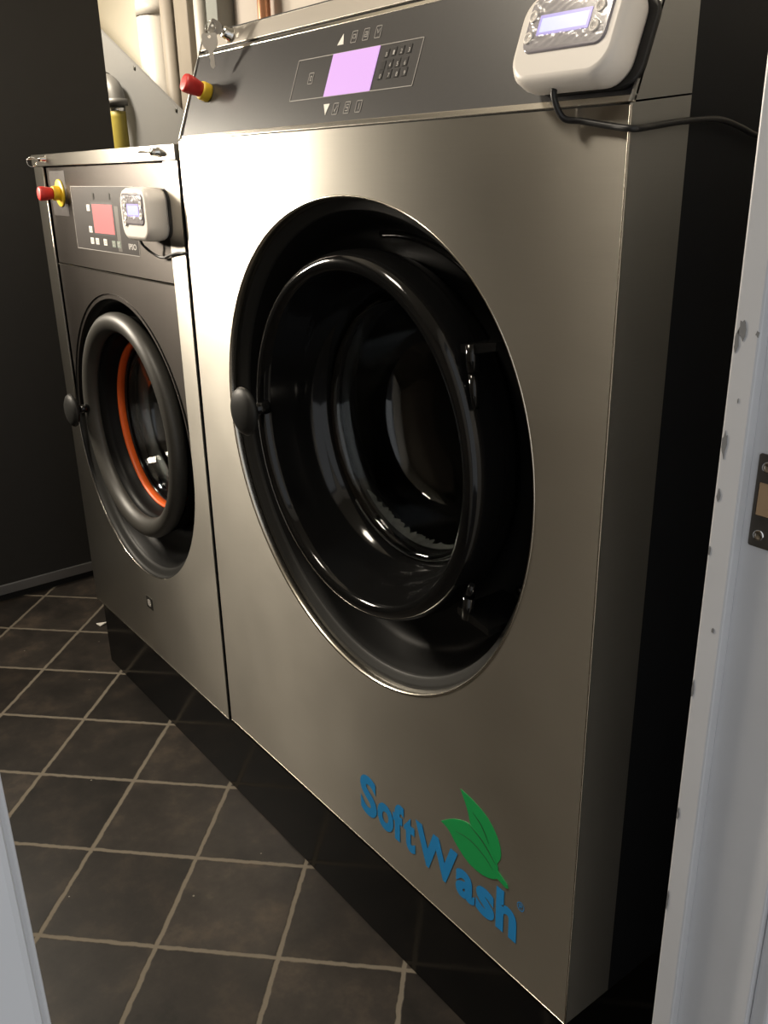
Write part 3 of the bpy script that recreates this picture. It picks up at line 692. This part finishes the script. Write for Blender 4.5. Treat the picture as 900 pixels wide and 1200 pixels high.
f = MB(); f.poly([[(-2.630, .0665-.010), (-2.604, .060-.0), (-2.606, .085)]], 0, .002)
scrap = f.build('paper_scrap', 'print_white'); scrap.data.transform(Matrix.Translation((0, 0, -.0))); 
for v in scrap.data.vertices: v.co = Vector((v.co.x, v.co.z, .0005 + v.co.y + (.006 if v.co.z > .08 else 0)))
tag(scrap, 'tiny white paper scrap on the dark floor by the plinth end', 'scrap')

# ------------------------------------------------------------------ lamps, world, camera
def lamp_fixture(label, x, y, z, sx, sy, power, col, parent_grp=None):
    root = thing('ceiling_light', label, 'ceiling light', (x, y, CEIL))
    f = MB(); f.box(x-sx/2-.02, x+sx/2+.02, y-sy/2-.02, y+sy/2+.02, z+.012, z+.055, .006); f.box(x-.02, x+.02, y-.02, y+.02, z+.05, CEIL); f.build('housing', 'paint_white', root)
    f = MB(); f.box(x-sx/2, x+sx/2, y-sy/2, y+sy/2, z+.004, z+.014, .003); f.build('diffuser', 'lamp', root)
    ld = bpy.data.lights.new('lamp', 'AREA'); ld.shape = 'RECTANGLE'; ld.size = sx; ld.size_y = sy; ld.energy = power; ld.color = col
    o = bpy.data.objects.new('lamp', ld); COL.objects.link(o); o.location = (x, y, z); return o
WARM = (1.0, .89, .73)
wl = thing('wall_light', 'upright strip lamp on the black wall beside the smaller washer', 'wall light', (-2.985, -.68, 1.65))
f = MB(); f.box(-2.9895, -2.955, -.75, -.61, 1.40, 1.90, .006); f.build('housing', 'paint_white', wl)
f = MB(); f.box(-2.957, -2.936, -.74, -.62, 1.41, 1.89, .008); f.build('diffuser', 'lamp', wl)
ld = bpy.data.lights.new('lamp', 'AREA'); ld.shape = 'RECTANGLE'; ld.size = .48; ld.size_y = .14; ld.energy = 72; ld.color = WARM
o = bpy.data.objects.new('lamp', ld); COL.objects.link(o); o.location = (-2.93, -.68, 1.65); o.rotation_euler = (0, -PI/2, 0); o.rotation_euler = Vector((-.85, -.45, 0)).to_track_quat('Z', 'X').to_euler()
lamp_fixture('small ceiling lamp in front of the large washer', -1.50, -.68, 2.45, .30, .30, 14, WARM)
lamp_fixture('added unseen ceiling lamp brightening the cream wall behind the black wall', -3.95, .25, 2.45, .50, .25, 62, WARM)  # lamp added out of view to brighten the cream back wall

wd = bpy.data.worlds.new('world'); S.world = wd; wd.use_nodes = True
bg = wd.node_tree.nodes['Background']; bg.inputs['Color'].default_value = (.96, .98, 1.0, 1); bg.inputs['Strength'].default_value = .72

cam = bpy.data.cameras.new('camera'); co = bpy.data.objects.new('camera', cam); COL.objects.link(co); S.camera = co
F = 1052.3246977783476
cam.sensor_fit = 'VERTICAL'; cam.sensor_height = 24; cam.lens = F*24/1200; cam.clip_start = .02
Mx = [[0.6091398955626133, -0.27123262301392626, 0.7452391910299362], [0.7928496695854403, 0.23005752591976517, -0.5643252042979602], [-0.018384479112188837, 0.9346156423796158, 0.3551839128495427]]
mw = Matrix(Mx).to_4x4(); mw.translation = (0, -.7601285, CAMH); co.matrix_world = mw

S.view_settings.view_transform = 'Standard'; S.view_settings.look = 'None'; S.view_settings.gamma = 1; S.view_settings.use_curve_mapping = False
S.view_settings.exposure = 0.0
S.cycles.max_bounces = 10; S.cycles.use_denoising = True
